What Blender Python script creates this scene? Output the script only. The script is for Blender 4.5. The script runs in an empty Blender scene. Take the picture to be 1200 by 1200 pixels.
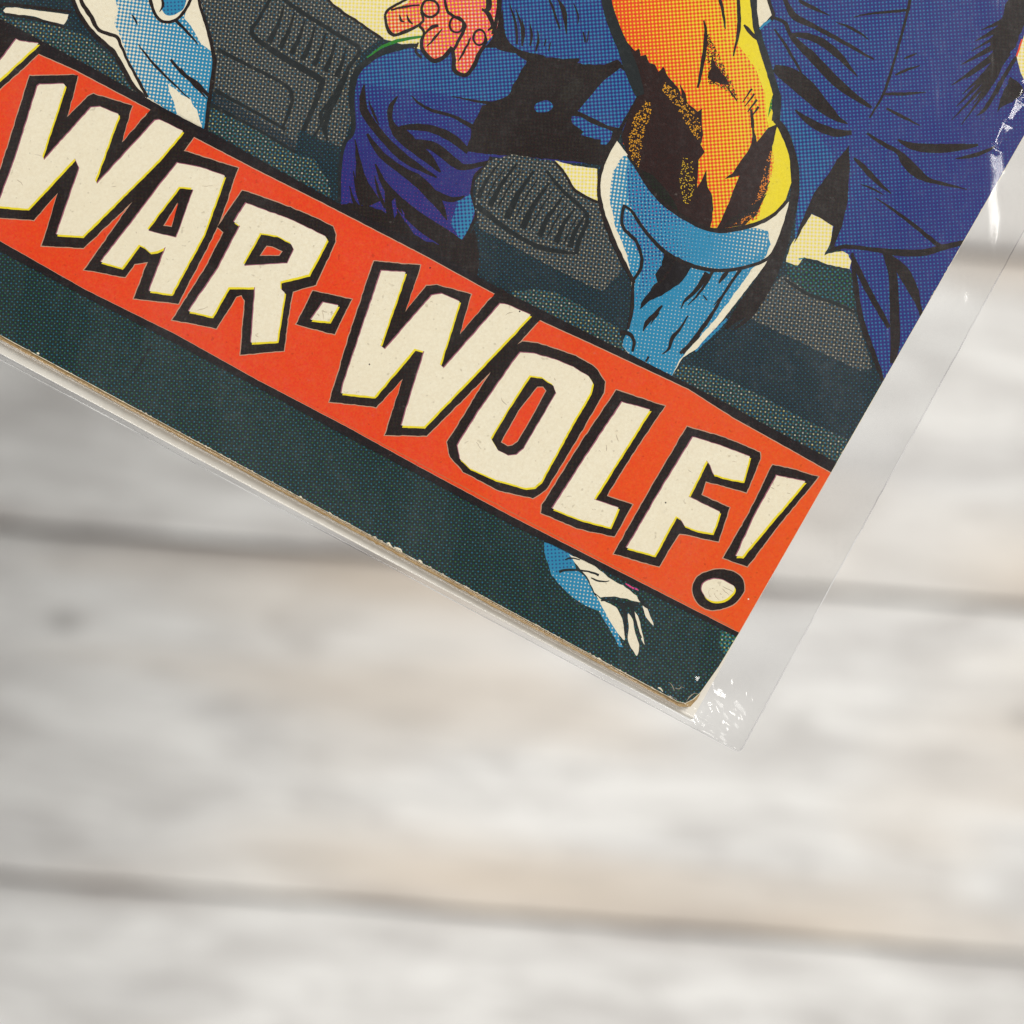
import bpy, bmesh, math, random
from mathutils import Vector, noise
from mathutils.geometry import tessellate_polygon
random.seed(7)
S = bpy.context.scene
col = S.collection
PX = 12000.0                      # printed-cover pixels of my tracing per metre of real cover
def W(x, y, z=0.0): return ((x-600)/PX, (600-y)/PX, z)

# ------------------------------------------------------------------ camera, light, exposure
TABLE_Z = -0.25
cd = bpy.data.cameras.new('camera'); cam = bpy.data.objects.new('camera', cd); col.objects.link(cam)
cam.location = (0, 0, 0.25); cam.rotation_euler = (0, 0, 0)
cd.sensor_width = 36; cd.sensor_height = 36; cd.sensor_fit = 'HORIZONTAL'
cd.lens = 36*0.25/0.1
cd.clip_start = 0.01; cd.clip_end = 20
cd.dof.use_dof = True; cd.dof.focus_distance = 0.2502; cd.dof.aperture_fstop = 16.5; cd.dof.aperture_blades = 0
S.camera = cam
S.view_settings.view_transform = 'Standard'; S.view_settings.look = 'None'
S.view_settings.exposure = -0.04; S.view_settings.gamma = 1.0

wd = bpy.data.worlds.new('World'); S.world = wd; wd.use_nodes = True
bg = wd.node_tree.nodes['Background']; bg.inputs[0].default_value = (0.99, 0.98, 0.96, 1); bg.inputs[1].default_value = 0.19

def area(name, loc, target, size, energy, color):
    ld = bpy.data.lights.new(name, 'AREA'); ld.shape = 'RECTANGLE'; ld.size = size[0]; ld.size_y = size[1]
    ld.energy = energy; ld.color = color
    o = bpy.data.objects.new(name, ld); col.objects.link(o); o.location = loc
    o.rotation_euler = (Vector(target)-Vector(loc)).to_track_quat('-Z', 'Y').to_euler()
    return o
area('window_light', (0.75, 0.60, 1.35), (0.03, 0.0, -0.1), (0.62, 0.62), 23.0, (1.0, 0.965, 0.91))
area('room_light', (-0.65, -0.95, 0.45), (-0.04, 0.0, -0.22), (1.0, 0.7), 11.0, (1.0, 0.975, 0.935))

# ------------------------------------------------------------------ helpers
def tag(o, label=None, cat=None, group=None, kind=None):
    if label: o['label'] = label
    if cat: o['category'] = cat
    if group: o['group'] = group
    if kind: o['kind'] = kind
    return o
def empty(name, loc=(0, 0, 0)):
    o = bpy.data.objects.new(name, None); o.location = loc; o.empty_display_size = 0.01; col.objects.link(o); return o
def mesh_obj(name, verts, faces, mat, parent=None, smooth=False):
    me = bpy.data.meshes.new(name); me.from_pydata(verts, [], faces); me.update()
    if mat: me.materials.append(mat)
    if smooth: me.polygons.foreach_set('use_smooth', [True]*len(me.polygons))
    o = bpy.data.objects.new(name, me); col.objects.link(o)
    if parent: o.parent = parent
    return o

class NT:
    """small node-graph helper"""
    def __init__(s, name):
        s.m = bpy.data.materials.new(name); s.m.use_nodes = True; s.t = s.m.node_tree; s.t.nodes.clear()
    def n(s, t, **kw):
        nd = s.t.nodes.new(t)
        for k, v in kw.items(): setattr(nd, k, v)
        return nd
    def put(s, sock, v):
        if isinstance(v, bpy.types.NodeSocket): s.t.links.new(v, sock)
        else: sock.default_value = v
    def math(s, op, a, b=None, c=None, clamp=False):
        nd = s.n('ShaderNodeMath', operation=op, use_clamp=clamp); s.put(nd.inputs[0], a)
        if b is not None: s.put(nd.inputs[1], b)
        if c is not None: s.put(nd.inputs[2], c)
        return nd.outputs[0]
    def mix(s, f, a, b, blend='MIX'):
        nd = s.n('ShaderNodeMix', data_type='RGBA', blend_type=blend)
        s.put(nd.inputs[0], f); s.put(nd.inputs[6], a); s.put(nd.inputs[7], b); return nd.outputs[2]
    def noise(s, vec, scale, detail=2.0, rough=0.5, dist=0.0):
        nd = s.n('ShaderNodeTexNoise'); s.put(nd.inputs['Vector'], vec); nd.inputs['Scale'].default_value = scale
        nd.inputs['Detail'].default_value = detail; nd.inputs['Roughness'].default_value = rough
        nd.inputs['Distortion'].default_value = dist; return nd.outputs['Fac']
    def ramp(s, f, stops):
        nd = s.n('ShaderNodeValToRGB'); s.put(nd.inputs[0], f); cr = nd.color_ramp
        while len(cr.elements) < len(stops): cr.elements.new(0.5)
        for e, (p, c) in zip(cr.elements, stops):
            e.position = p; e.color = c if len(c) == 4 else (*c, 1)
        return nd.outputs[0]
    def rng(s, f, a, b, c=0.0, d=1.0):
        nd = s.n('ShaderNodeMapRange', clamp=True); s.put(nd.inputs[0], f)
        for i, v in enumerate((a, b, c, d)): nd.inputs[i+1].default_value = v
        return nd.outputs[0]
    def scaled(s, vec, sc, rot=(0, 0, 0)):
        nd = s.n('ShaderNodeMapping'); s.put(nd.inputs[0], vec); nd.inputs['Scale'].default_value = sc
        nd.inputs['Rotation'].default_value = rot; return nd.outputs[0]
    def bump(s, h, strength, dist, normal=None):
        nd = s.n('ShaderNodeBump'); s.put(nd.inputs['Height'], h); nd.inputs['Strength'].default_value = strength
        nd.inputs['Distance'].default_value = dist
        if normal is not None: s.put(nd.inputs['Normal'], normal)
        return nd.outputs[0]
    def principled(s, base, rough, spec=0.5, normal=None, **kw):
        p = s.n('ShaderNodeBsdfPrincipled'); s.put(p.inputs['Base Color'], base); s.put(p.inputs['Roughness'], rough)
        p.inputs['Specular IOR Level'].default_value = spec
        if normal is not None: s.put(p.inputs['Normal'], normal)
        for k, v in kw.items(): s.put(p.inputs[k], v)
        o = s.n('ShaderNodeOutputMaterial'); s.t.links.new(p.outputs[0], o.inputs[0]); return p
    def obj(s): return s.n('ShaderNodeTexCoord').outputs['Object']

# ------------------------------------------------------------------ materials
def mat_print():
    g = NT('four_colour_offset_print'); oc = g.obj()
    sep = g.n('ShaderNodeSeparateXYZ'); g.put(sep.inputs[0], oc); X, Y = sep.outputs[0], sep.outputs[1]
    at = g.n('ShaderNodeAttribute', attribute_name='ink')
    sc = g.n('ShaderNodeSeparateColor'); g.put(sc.inputs[0], at.outputs['Color'])
    wob = g.noise(oc, 9000, 1.0)
    k = 2*math.pi/(4.3/PX)
    def screen(cov, deg, w=0.24, wa=0.16, kk=1.0):
        a = math.radians(deg); ca, sa = math.cos(a)*k*kk, math.sin(a)*k*kk
        u = g.math('COSINE', g.math('ADD', g.math('MULTIPLY', X, ca), g.math('MULTIPLY', Y, sa)))
        v = g.math('COSINE', g.math('ADD', g.math('MULTIPLY', X, -sa), g.math('MULTIPLY', Y, ca)))
        t = g.math('MULTIPLY_ADD', g.math('ADD', u, v), 0.25, 0.5)
        t = g.math('ADD', t, g.math('MULTIPLY', g.math('SUBTRACT', wob, 0.5), wa))
        thr = g.math('MULTIPLY_ADD', cov, -(1+2*w), 1+w)
        return g.math('ADD', g.math('DIVIDE', g.math('SUBTRACT', t, thr), w), 0.5, clamp=True)
    C = screen(sc.outputs[0], -8, 0.30); M = screen(sc.outputs[1], 4, 0.50); Yl = screen(sc.outputs[2], -2, 0.9)
    K = screen(at.outputs['Alpha'], 40, 0.34)
    K = g.math('ADD', g.math('MULTIPLY', K, 0.72), g.math('MULTIPLY', g.math('MINIMUM', at.outputs['Alpha'], 1.0), 0.28))
    flag = g.math('GREATER_THAN', at.outputs['Alpha'], 1.5)          # line work printed solid, without a screen
    def pick(a, raw): return g.math('MULTIPLY_ADD', g.math('SUBTRACT', raw, a), flag, a)
    C = pick(C, sc.outputs[0]); M = pick(M, sc.outputs[1]); Yl = pick(Yl, sc.outputs[2]); K = pick(K, g.math('SUBTRACT', at.outputs['Alpha'], 2.0))
    fib = g.noise(oc, 3500, 3.0, 0.6); big = g.noise(oc, 60, 3.0)
    paper = g.mix(g.rng(fib, 0.3, 0.7), (0.86, 0.78, 0.59, 1), (0.94, 0.88, 0.70, 1))
    paper = g.mix(g.rng(big, 0.35, 0.7, 0, 0.35), paper, (0.85, 0.76, 0.55, 1))
    speck = g.noise(oc, 2100, 1.0, 0.4)
    paper = g.mix(g.rng(speck, 0.70, 0.76, 0, 0.35), paper, (0.36, 0.29, 0.19, 1))
    mott = g.rng(g.noise(oc, 5200, 2.0, 0.7), 0.3, 0.7, 0.93, 1.0)
    c = g.mix(C, paper, (0.026, 0.31, 0.72, 1), 'MULTIPLY')
    c = g.mix(g.math('MULTIPLY', M, mott), c, (0.93, 0.052, 0.38, 1), 'MULTIPLY')
    c = g.mix(Yl, c, (1.0, 0.90, 0.035, 1), 'MULTIPLY')
    kn = g.rng(g.noise(oc, 4000, 2.0, 0.8), 0.25, 0.6, 0.975, 0.997)
    c = g.mix(g.math('MULTIPLY', K, kn), c, (0.008, 0.005, 0.005, 1))
    # rub marks where ink has worn from the surface
    rub = g.noise(g.scaled(oc, (1, 1, 1), (0, 0, 0.5)), 900, 5.0, 0.75)
    c = g.mix(g.rng(rub, 0.64, 0.82, 0, 0.3), c, (0.45, 0.42, 0.38, 1))
    h = g.math('ADD', g.noise(oc, 4200, 2.0, 0.6), g.math('MULTIPLY', g.noise(oc, 700, 2.0), 1.5))
    g.principled(c, 0.47, 0.13, g.bump(h, 0.35, 0.00003))
    return g.m
def mat_paper(name, a, b, scale=900, rough=0.75, stretch=(1, 1, 1)):
    g = NT(name); oc = g.obj(); f = g.noise(g.scaled(oc, stretch), scale, 4.0, 0.65)
    g.principled(g.mix(g.rng(f, 0.3, 0.7), (*a, 1), (*b, 1)), rough, 0.25, g.bump(f, 0.4, 0.00006))
    return g.m
def mat_film():
    g = NT('clear_polypropylene_film'); oc = g.obj()
    h1 = g.noise(g.scaled(oc, (1, 1, 1), (0, 0, 1.05)), 55, 3.0, 0.5, 0.6)
    h2 = g.noise(g.scaled(oc, (1.0, 0.22, 1), (0, 0, -0.54)), 260, 2.0, 0.5)
    nb = g.bump(h1, 0.35, 0.0009); nb = g.bump(h2, 0.25, 0.00012, nb)
    tr = g.n('ShaderNodeBsdfTransparent'); tr.inputs[0].default_value = (0.968, 0.969, 0.971, 1)
    gl = g.n('ShaderNodeBsdfGlossy'); gl.inputs['Color'].default_value = (1, 1, 1, 1)
    scr = g.noise(g.scaled(oc, (1, 0.05, 1), (0, 0, 0.35)), 2600, 3.0, 0.7)
    g.put(gl.inputs['Roughness'], g.rng(scr, 0.4, 0.75, 0.07, 0.17)); g.put(gl.inputs['Normal'], nb)
    fr = g.n('ShaderNodeLayerWeight'); fr.inputs['Blend'].default_value = 0.5; g.put(fr.inputs['Normal'], nb)
    mx = g.n('ShaderNodeMixShader'); g.put(mx.inputs[0], g.math('MULTIPLY_ADD', g.math('POWER', fr.outputs['Facing'], 5.0), 0.94, 0.034, clamp=True))
    g.t.links.new(tr.outputs[0], mx.inputs[1]); g.t.links.new(gl.outputs[0], mx.inputs[2])
    df = g.n('ShaderNodeBsdfDiffuse'); df.inputs[0].default_value = (0.75, 0.76, 0.77, 1)
    m2 = g.n('ShaderNodeMixShader'); dust = g.noise(oc, 1500, 5.0, 0.8)
    smear = g.noise(g.scaled(oc, (1.0, 0.35, 1), (0, 0, -0.54)), 55, 4.0, 0.65, 0.8)
    g.put(m2.inputs[0], g.math('ADD', g.rng(dust, 0.52, 0.85, 0.0, 0.03), g.math('MULTIPLY', g.rng(smear, 0.43, 0.74, 0.001, 0.048), g.rng(dust, 0.3, 0.7, 0.35, 1.0))))
    g.t.links.new(mx.outputs[0], m2.inputs[1]); g.t.links.new(df.outputs[0], m2.inputs[2])
    o = g.n('ShaderNodeOutputMaterial'); g.t.links.new(m2.outputs[0], o.inputs[0]); return g.m
def mat_plank():
    g = NT('whitewashed_plank'); oc = g.obj()
    inf = g.n('ShaderNodeObjectInfo'); 
    off = g.n('ShaderNodeVectorMath', operation='ADD'); g.put(off.inputs[0], oc)
    sh = g.n('ShaderNodeVectorMath', operation='SCALE'); sh.inputs[0].default_value = (7.3, 3.1, 0); g.put(sh.inputs['Scale'], inf.outputs['Random'])
    g.put(off.inputs[1], sh.outputs[0]); v = off.outputs[0]
    grain = g.noise(g.scaled(v, (0.09, 1, 1)), 420, 5.0, 0.6, 0.3)
    wash = g.noise(g.scaled(v, (0.28, 1, 1)), 42, 4.0, 0.6, 0.5)
    wash2 = g.noise(g.scaled(v, (0.42, 1, 1)), 26, 3.0, 0.6)
    tan = g.noise(g.scaled(v, (0.25, 1, 1)), 22, 2.0, 0.5, 0.4)
    wash = g.noise(g.scaled(v, (0.30, 1, 1)), 105, 5.0, 0.66, 0.6)
    c = g.mix(g.rng(wash, 0.36, 0.58), (0.63, 0.62, 0.61, 1), (0.86, 0.86, 0.85, 1))
    c = g.mix(g.rng(wash2, 0.52, 0.7, 0, 0.4), c, (0.59, 0.585, 0.59, 1))
    c = g.mix(g.rng(tan, 0.52, 0.66, 0, 0.8), c, (0.70, 0.61, 0.51, 1))
    vor = g.n('ShaderNodeTexVoronoi'); g.put(vor.inputs['Vector'], g.scaled(v, (0.6, 1, 1))); vor.inputs['Scale'].default_value = 42
    c = g.mix(g.rng(vor.outputs['Distance'], 0.02, 0.13, 0.6, 0.0), c, (0.20, 0.19, 0.18, 1))
    c = g.mix(g.rng(grain, 0.5, 0.72, 0, 0.35), c, (0.36, 0.34, 0.32, 1))
    # grime worn into the plank edges
    ysep = g.n('ShaderNodeSeparateXYZ'); g.put(ysep.inputs[0], oc)
    ed = g.rng(g.math('ABSOLUTE', ysep.outputs[1]), 0.0285, 0.0336, 0, 1)
    c = g.mix(g.math('MULTIPLY', ed, g.rng(g.noise(g.scaled(v, (.3, 1, 1)), 60, 3.0), 0.4, 0.6, 0.0, .8)), c, (0.36, 0.32, 0.30, 1))
    g.principled(c, 0.55, 0.3, g.bump(grain, 0.5, 0.0004)); return g.m
def mat_plain(name, c, rough=0.8):
    g = NT(name); f = g.noise(g.obj(), 120, 4.0); g.principled(g.mix(f, (*[x*0.7 for x in c], 1), (*[x*1.2 for x in c], 1)), rough, 0.2); return g.m
M_print = mat_print()
M_cover = mat_paper('cover_stock', (0.78, 0.70, 0.52), (0.88, 0.81, 0.64), 2500, 0.6)
M_pages = mat_paper('newsprint_edge', (0.30, 0.19, 0.08), (0.50, 0.35, 0.17), 2500, 0.9, (1, 1, 8))
M_board = mat_paper('white_board', (0.82, 0.79, 0.72), (0.88, 0.85, 0.78), 700, 0.7)
M_film = mat_film()
def mat_bead():
    g = NT('melted_film_edge'); tr = g.n('ShaderNodeBsdfTransparent'); tr.inputs[0].default_value = (0.84, 0.84, 0.85, 1)
    gl = g.n('ShaderNodeBsdfPrincipled'); gl.inputs['Base Color'].default_value = (0.93, 0.93, 0.93, 1); gl.inputs['Roughness'].default_value = 0.25
    mx = g.n('ShaderNodeMixShader'); g.put(mx.inputs[0], g.rng(g.noise(g.obj(), 90, 4.0), 0.4, 0.62, 0.0, 0.75))
    g.t.links.new(tr.outputs[0], mx.inputs[1]); g.t.links.new(gl.outputs[0], mx.inputs[2])
    o = g.n('ShaderNodeOutputMaterial'); g.t.links.new(mx.outputs[0], o.inputs[0]); return g.m
M_bead = mat_bead()
M_plank = mat_plank()
M_under = mat_plain('dark_gap', (0.22, 0.215, 0.225))

# ------------------------------------------------------------------ the table (whitewashed planks, a hand's length under the comic)
ANG = math.radians(-4.6)
def table():
    root = empty('tabletop', (0, 0, TABLE_Z)); root.rotation_euler = (0, 0, ANG)
    tag(root, 'whitewashed wooden plank tabletop out of focus beneath the sleeved comic', None, None, 'structure')
    sub = mesh_obj('under_board', [(-1, -1, -.02), (1, -1, -.02), (1, 1, -.02), (-1, 1, -.02), (-1, -1, -.0045), (1, -1, -.0045), (1, 1, -.0045), (-1, 1, -.0045)],
                   [(0, 3, 2, 1), (4, 5, 6, 7), (0, 1, 5, 4), (1, 2, 6, 5), (2, 3, 7, 6), (3, 0, 4, 7)], M_under, root)
    pitch = 410/6000.0
    y0 = (600-664)/6000.0 * math.cos(ANG)      # a seam
    gap = 0.0010; b = 0.0008; L = 1.0
    w = pitch-gap
    # cross-section with worn, bevelled edges
    sec = [(-w/2, -.004), (-w/2, -b), (-w/2+b*.5, -b*.3), (-w/2+b*1.6, 0), (w/2-b*1.6, 0), (w/2-b*.5, -b*.3), (w/2, -b), (w/2, -.004)]
    vs = [(-L, y, z) for y, z in sec]+[(L, y, z) for y, z in sec]; n = len(sec)
    fs = [(i, i+n, (i+1) % n+n, (i+1) % n) for i in range(n)] + [tuple(range(n)), tuple(range(2*n-1, n-1, -1))]
    me = None
    for i in range(-7, 8):
        if me is None:
            o = mesh_obj('plank', vs, fs, M_plank, root); me = o.data
            bm = bmesh.new(); bm.from_mesh(me); bmesh.ops.recalc_face_normals(bm, faces=bm.faces); bm.to_mesh(me); bm.free()
        else:
            o = bpy.data.objects.new('plank', me); col.objects.link(o); o.parent = root
        o.location = (random.uniform(-.3, .3)*0, y0+pitch*(i+.5), random.uniform(-.0002, .0002))
table()

# ------------------------------------------------------------------ the comic: outline of its cover, traced on the cover plane
R_EDGE = [(1200, 160), (867, 741), (843, 781), (821, 812)]
# far corners from the real size of a comic (168 x 257 mm)
bdir = Vector((-794, -429.5)).normalized(); rdir = Vector((333.0, -581.0)).normalized()
C0 = Vector((815, 832))
BL = Vector((0, 393))+bdir*1100; TR = Vector((867, 741))+rdir*2980; TL = BL+rdir*3084
COVER = [tuple(TL), tuple(TR)] + R_EDGE + [(812, 820), (803, 824.5), (794, 822.5), (0, 393)] + [tuple(BL)]
def area2(p): return sum(p[i][0]*p[(i+1) % len(p)][1]-p[(i+1) % len(p)][0]*p[i][1] for i in range(len(p)))

def resample(p, step=4.0, closed=True):
    out = []
    n = len(p)
    for i in range(n if closed else n-1):
        a, b = p[i], p[(i+1) % n]; d = math.hypot(b[0]-a[0], b[1]-a[1]); k = max(1, min(200, int(d/step)))
        out += [(a[0]+(b[0]-a[0])*j/k, a[1]+(b[1]-a[1])*j/k) for j in range(k)]
    if not closed: out.append(p[-1])
    return out
def smooth(p, closed=True, sub=5):
    n = len(p); out = []
    rngi = range(n) if closed else range(n-1)
    for i in rngi:
        g = (lambda j: p[j % n]) if closed else (lambda j: p[max(0, min(n-1, j))])
        a, b, c, d = g(i-1), g(i), g(i+1), g(i+2)
        for s in range(sub):
            t = s/sub; t2 = t*t; t3 = t2*t
            out.append(tuple(0.5*((2*b[k])+(-a[k]+c[k])*t+(2*a[k]-5*b[k]+4*c[k]-d[k])*t2+(-a[k]+3*b[k]-3*c[k]+d[k])*t3) for k in range(len(b))))
    if not closed: out.append(p[-1])
    return out
def jitter(p, amp, freq=0.16):
    out = []
    for x, y in p:
        n1 = noise.noise((x*freq, y*freq, 3.7)); n2 = noise.noise((x*freq, y*freq, 19.1))
        out.append((x+amp*2*n1, y+amp*2*n2))
    return out
def clip(p, poly):
    s = 1 if area2(poly) > 0 else -1
    out = list(p)
    for i in range(len(poly)):
        a, b = poly[i], poly[(i+1) % len(poly)]
        f = lambda q: s*((b[0]-a[0])*(q[1]-a[1])-(b[1]-a[1])*(q[0]-a[0]))
        inp, out = out, []
        for j in range(len(inp)):
            u, v = inp[j], inp[(j+1) % len(inp)]; fu, fv = f(u), f(v)
            if fu >= 0: out.append(u)
            if (fu >= 0) != (fv >= 0):
                t = fu/(fu-fv); out.append((u[0]+(v[0]-u[0])*t, u[1]+(v[1]-u[1])*t))
        if not out: return []
    return out
def offset(p, d):
    """push a polygon outwards by d"""
    s = 1 if area2(p) > 0 else -1; n = len(p); out = []
    for i in range(n):
        a, b, c = Vector(p[i-1]), Vector(p[i]), Vector(p[(i+1) % n])
        e1 = (b-a); e2 = (c-b)
        if e1.length < 1e-6 or e2.length < 1e-6: out.append(p[i]); continue
        n1 = Vector((e1.y, -e1.x)).normalized()*s; n2 = Vector((e2.y, -e2.x)).normalized()*s
        m = n1+n2
        if m.length < 0.3: m = n1
        m.normalize(); k = min(2.0, 1/max(0.35, m.dot(n1)))
        out.append(tuple(b+m*d*k))
    return out
CLIP = offset(COVER, -0.6)

LV = 1.0e-6
class Plate:
    """flat printed areas: each lies a micrometre above the ones it overprints"""
    base = 2
    top = 2
    def __init__(s): s.v = []; s.f = []; s.c = []; s.boxes = []; s.l0 = Plate.top
    def poly(s, p, ink, sm=False, jit=0.35, sub=5, grad=None):
        p = [tuple(map(float, q)) for q in p]
        if sm: p = smooth(p, True, sub)
        if jit: p = jitter(resample(p, 3.5), jit)
        if any(abs(q[0]) > 2500 or abs(q[1]) > 2500 for q in p) or True: p = clip(p, CLIP)
        if len(p) < 3: return
        bx = (min(q[0] for q in p), min(q[1] for q in p), max(q[0] for q in p), max(q[1] for q in p))
        lv = s.l0
        for b, l in s.boxes:
            if bx[0] < b[2] and bx[2] > b[0] and bx[1] < b[3] and bx[3] > b[1]: lv = max(lv, l+1)
        s.boxes.append((bx, lv)); Plate.top = max(Plate.top, lv+1)
        z = lv*LV; n0 = len(s.v)
        s.v += [W(q[0], q[1], z) for q in p]
        for t in tessellate_polygon([[Vector((q[0], q[1], 0)) for q in p]]):
            a, b, c = (p[i] for i in t)
            cr = (b[0]-a[0])*(c[1]-a[1])-(b[1]-a[1])*(c[0]-a[0])
            if abs(cr) < 1e-6: continue
            tt = t if cr < 0 else (t[0], t[2], t[1])       # y runs down on the tracing
            s.f.append(tuple(n0+i for i in tt))
            for i in tt:
                if grad:
                    x, y = p[i]; (x0, y0, x1, y1, ink2) = grad
                    u = max(0, min(1, ((x-x0)*(x1-x0)+(y-y0)*(y1-y0))/((x1-x0)**2+(y1-y0)**2)))
                    s.c.append(tuple(ink[k]+(ink2[k]-ink[k])*u for k in range(4)))
                else: s.c.append(ink)
    def stroke(s, pts, w, ink=None, sm=True, jit=0.35):
        ink = ink or BLK
        if not isinstance(w, (list, tuple)): w = [w]*len(pts)
        m = len(w); ws = [w[min(m-1, int(i*(m-1)/(len(pts)-1)))] + 0.0 for i in range(len(pts))]
        if m != len(pts):
            ws = []
            for i in range(len(pts)):
                t = i*(m-1)/(len(pts)-1); k = min(m-2, int(t)) if m > 1 else 0
                ws.append(w[k]+(w[min(m-1, k+1)]-w[k])*(t-k))
        q = [(a[0], a[1], b) for a, b in zip(pts, ws)]
        if sm: q = smooth(q, False, 8)
        L = []; R = []
        for i in range(len(q)):
            a = q[max(0, i-1)]; b = q[min(len(q)-1, i+1)]
            d = Vector((b[0]-a[0], b[1]-a[1]))
            if d.length < 1e-6: d = Vector((1, 0))
            d.normalize(); h = max(0.35, q[i][2])/2
            L.append((q[i][0]-d.y*h, q[i][1]+d.x*h)); R.append((q[i][0]+d.y*h, q[i][1]-d.x*h))
        s.poly(L+R[::-1], ink, False, jit)
    def ring(s, cx, cy, rx, ry, w, ink=None):
        pts = [(cx+rx*math.cos(a*math.pi/8), cy+ry*math.sin(a*math.pi/8)) for a in range(17)]
        s.stroke(pts, w, ink)
    def rest(s, pts, w, n, dark, ink=None): pass
    def build(s, name, parent):
        o = mesh_obj(name, s.v, s.f, M_print, parent); me = o.data
        at = me.color_attributes.new('ink', 'FLOAT_COLOR', 'CORNER')
        flat = [x for c in s.c for x in c]; at.data.foreach_set('color', flat); return o

#            C    M    Y    K
BLK   = (0.35, 0.55, 0.55, 1.0)
BLKG  = (0.95, 0.45, 0.5, 2.93)
CREAM = (0, 0, 0, 0)
RED   = (0, 1, 1, 0)
YEL   = (0, 0, 1, 0)
PALEY = (0.0, 0.0, 0.46, 0)
ORG   = (0, 0.48, 1, 0); ORG2 = (0, 0.66, 1, 0)
BROWN = (0.2, 0.8, 1, 0.97)
STIP  = (0, 0.75, 1, 0.66)
SKIN  = (0, 0.56, 0.60, 0); 
LBLUE = (0.66, 0, 0, 0); MBLUE = (0.84, 0.10, 0, 0); PBLUE = (0.80, 0.42, 0, 0); DBLUE = (1, 0.35, 0, 0)
COAT  = (0.98, 0.58, 0.0, 0); COATL = (0.97, 0.57, 0, 0); COATP = (0.84, 0.88, 0.1, 0)
TEAL  = (0.86, 0.32, 0.49, 0.72); TEALD = (0.93, 0.33, 0.40, 0.77)
GREY  = (0.50, 0.16, 0.30, 0.73); GREYD = (0.62, 0.2, 0.30, 0.80)
GREEN = (0.64, 0.14, 0.42, 0.68)
RIM   = (0.25, 0.30, 0.22, 0.30)

comic = empty('comic_book', (0, 0, 0))
tag(comic, 'vintage comic book with red WAR-WOLF! title banner inside the clear sleeve', 'comic book')

def slab(name, outline, z0, z1, mat, parent=None):
    p = outline if area2(outline) < 0 else outline[::-1]      # counter-clockwise once y is flipped
    z = z1; f = (0.25-z)/0.25                                # traced as seen, a little below the cover plane
    p = [(600+(x-600)*f, 600+(y-600)*f) for x, y in p] if z < -0.0001 else p
    n = len(p); vs = [W(x, y, z1) for x, y in p]+[W(x, y, z0) for x, y in p]
    fs = [tuple(range(n)), tuple(range(2*n-1, n-1, -1))]+[(i, i+n, (i+1) % n+n, (i+1) % n) for i in range(n)]
    return mesh_obj(name, vs, fs, mat, parent)

# cover sheet: worn edge, a whisker bigger than the print
def worn(o, amp, step=3.0):
    near = [q for q in resample(o, step)]
    return jitter(near, amp, 0.23)
cover = slab('cover', worn(COVER, 0.35), -0.00022, 0.0, M_cover, comic)
PG = [tuple(TL), tuple(TR), (1198.5, 160), (865.5, 741), (843, 779), (824, 806), (817, 820), (809, 828), (797, 828.5), (600, 723), (300, 560.5), (0, 398), tuple(BL+Vector((0, 5)))]
pages = slab('pages', worn(PG, 0.5, 5.0), -0.0012, -0.00024, M_pages, comic)

# ---------------- artwork
A = Plate()
P, K_ = A.poly, A.stroke
P([(-2500, -4000), (2500, -4000), (2500, 1000), (-2500, 1500)], TEALD, jit=0)
# --- bottom strip under the banner
P([(-1200, -355), (0, 286), (100, 342), (300, 448), (600, 609), (870, 746), (800, 840), (0, 410), (-1200, -235)], TEAL, jit=0)
P([(846, 738), (866, 748), (852, 772), (842, 755)], (0.72, 0.25, 0.5, 0.54), jit=.8)
K_([(178, 405), (165, 425), (152, 445)], [2, 3, 1], (.9, .45, .5, .82))
# --- upper-left: sleeve fragments and machine plating
P([(-400, -260), (-60, -40), (10, 22), (45, 26), (72, 32), (100, 42), (130, 66), (155, 103), (172, 116), (100, 78), (45, 46), (0, 24), (-400, -190)], GREEN, jit=.5)
P([(4, 12), (7, 9), (18, 9), (50, 13), (80, 17), (79, 22), (75, 29), (58, 25), (40, 19), (22, 17), (6, 15)], CREAM)
K_([(0, 8), (8, 5), (50, 10), (84, 14)], [3, 4, 3]); K_([(4, 16), (40, 22), (76, 32)], [2, 3, 2])
P([(86, -90), (86, -5), (100, 27), (112, 42), (133, 60), (155, 98), (172, 117), (241, 155), (247, 112), (252, 72), (244, 37), (232, -5), (215, -90)], CREAM, grad=None)
P([(132, -90), (134, -5), (138, 12), (134, 28), (143, 48), (150, 70), (173, 114), (210, 138), (241, 154), (247, 112), (252, 72), (244, 37), (232, -5), (215, -90)], (.52, 0, 0, 0), grad=(140, 40, 215, 40, (.72, 0, 0, 0)))
P([(196, 98), (212, 110), (223, 117), (231, 128), (233, 138), (237, 151), (222, 143), (208, 135), (203, 118)], CREAM, jit=1.0)
P([(217, 15), (226, -5), (232, -8), (238, 12), (244, 37), (249, 63), (236, 51), (226, 34), (216, 22)], CREAM, jit=.8)
P([(176, -40), (178, 5), (184, 20), (196, 25), (207, 21), (219, 8), (225, -40)], CREAM, True)
P([(187, -40), (190, 0), (190, 12), (197, 18), (207, 16), (217, 5), (223, -40)], DBLUE, True)
K_([(175, -10), (178, 8), (186, 22), (196, 26), (208, 22), (218, 10), (226, -6)], [4, 3.5, 4])
K_([(188, -8), (191, 6), (187, 14)], [2, 3, 1])
K_([(94, -30), (95, 0), (106, 18), (116, 35), (136, 43), (142, 54), (150, 72), (162, 94), (173, 114)], [4, 5, 4, 3, 4])
K_([(86, -40), (86, 0), (99, 26), (113, 43), (132, 60), (143, 78), (155, 99), (170, 114)], [4, 5, 6, 4])
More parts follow.
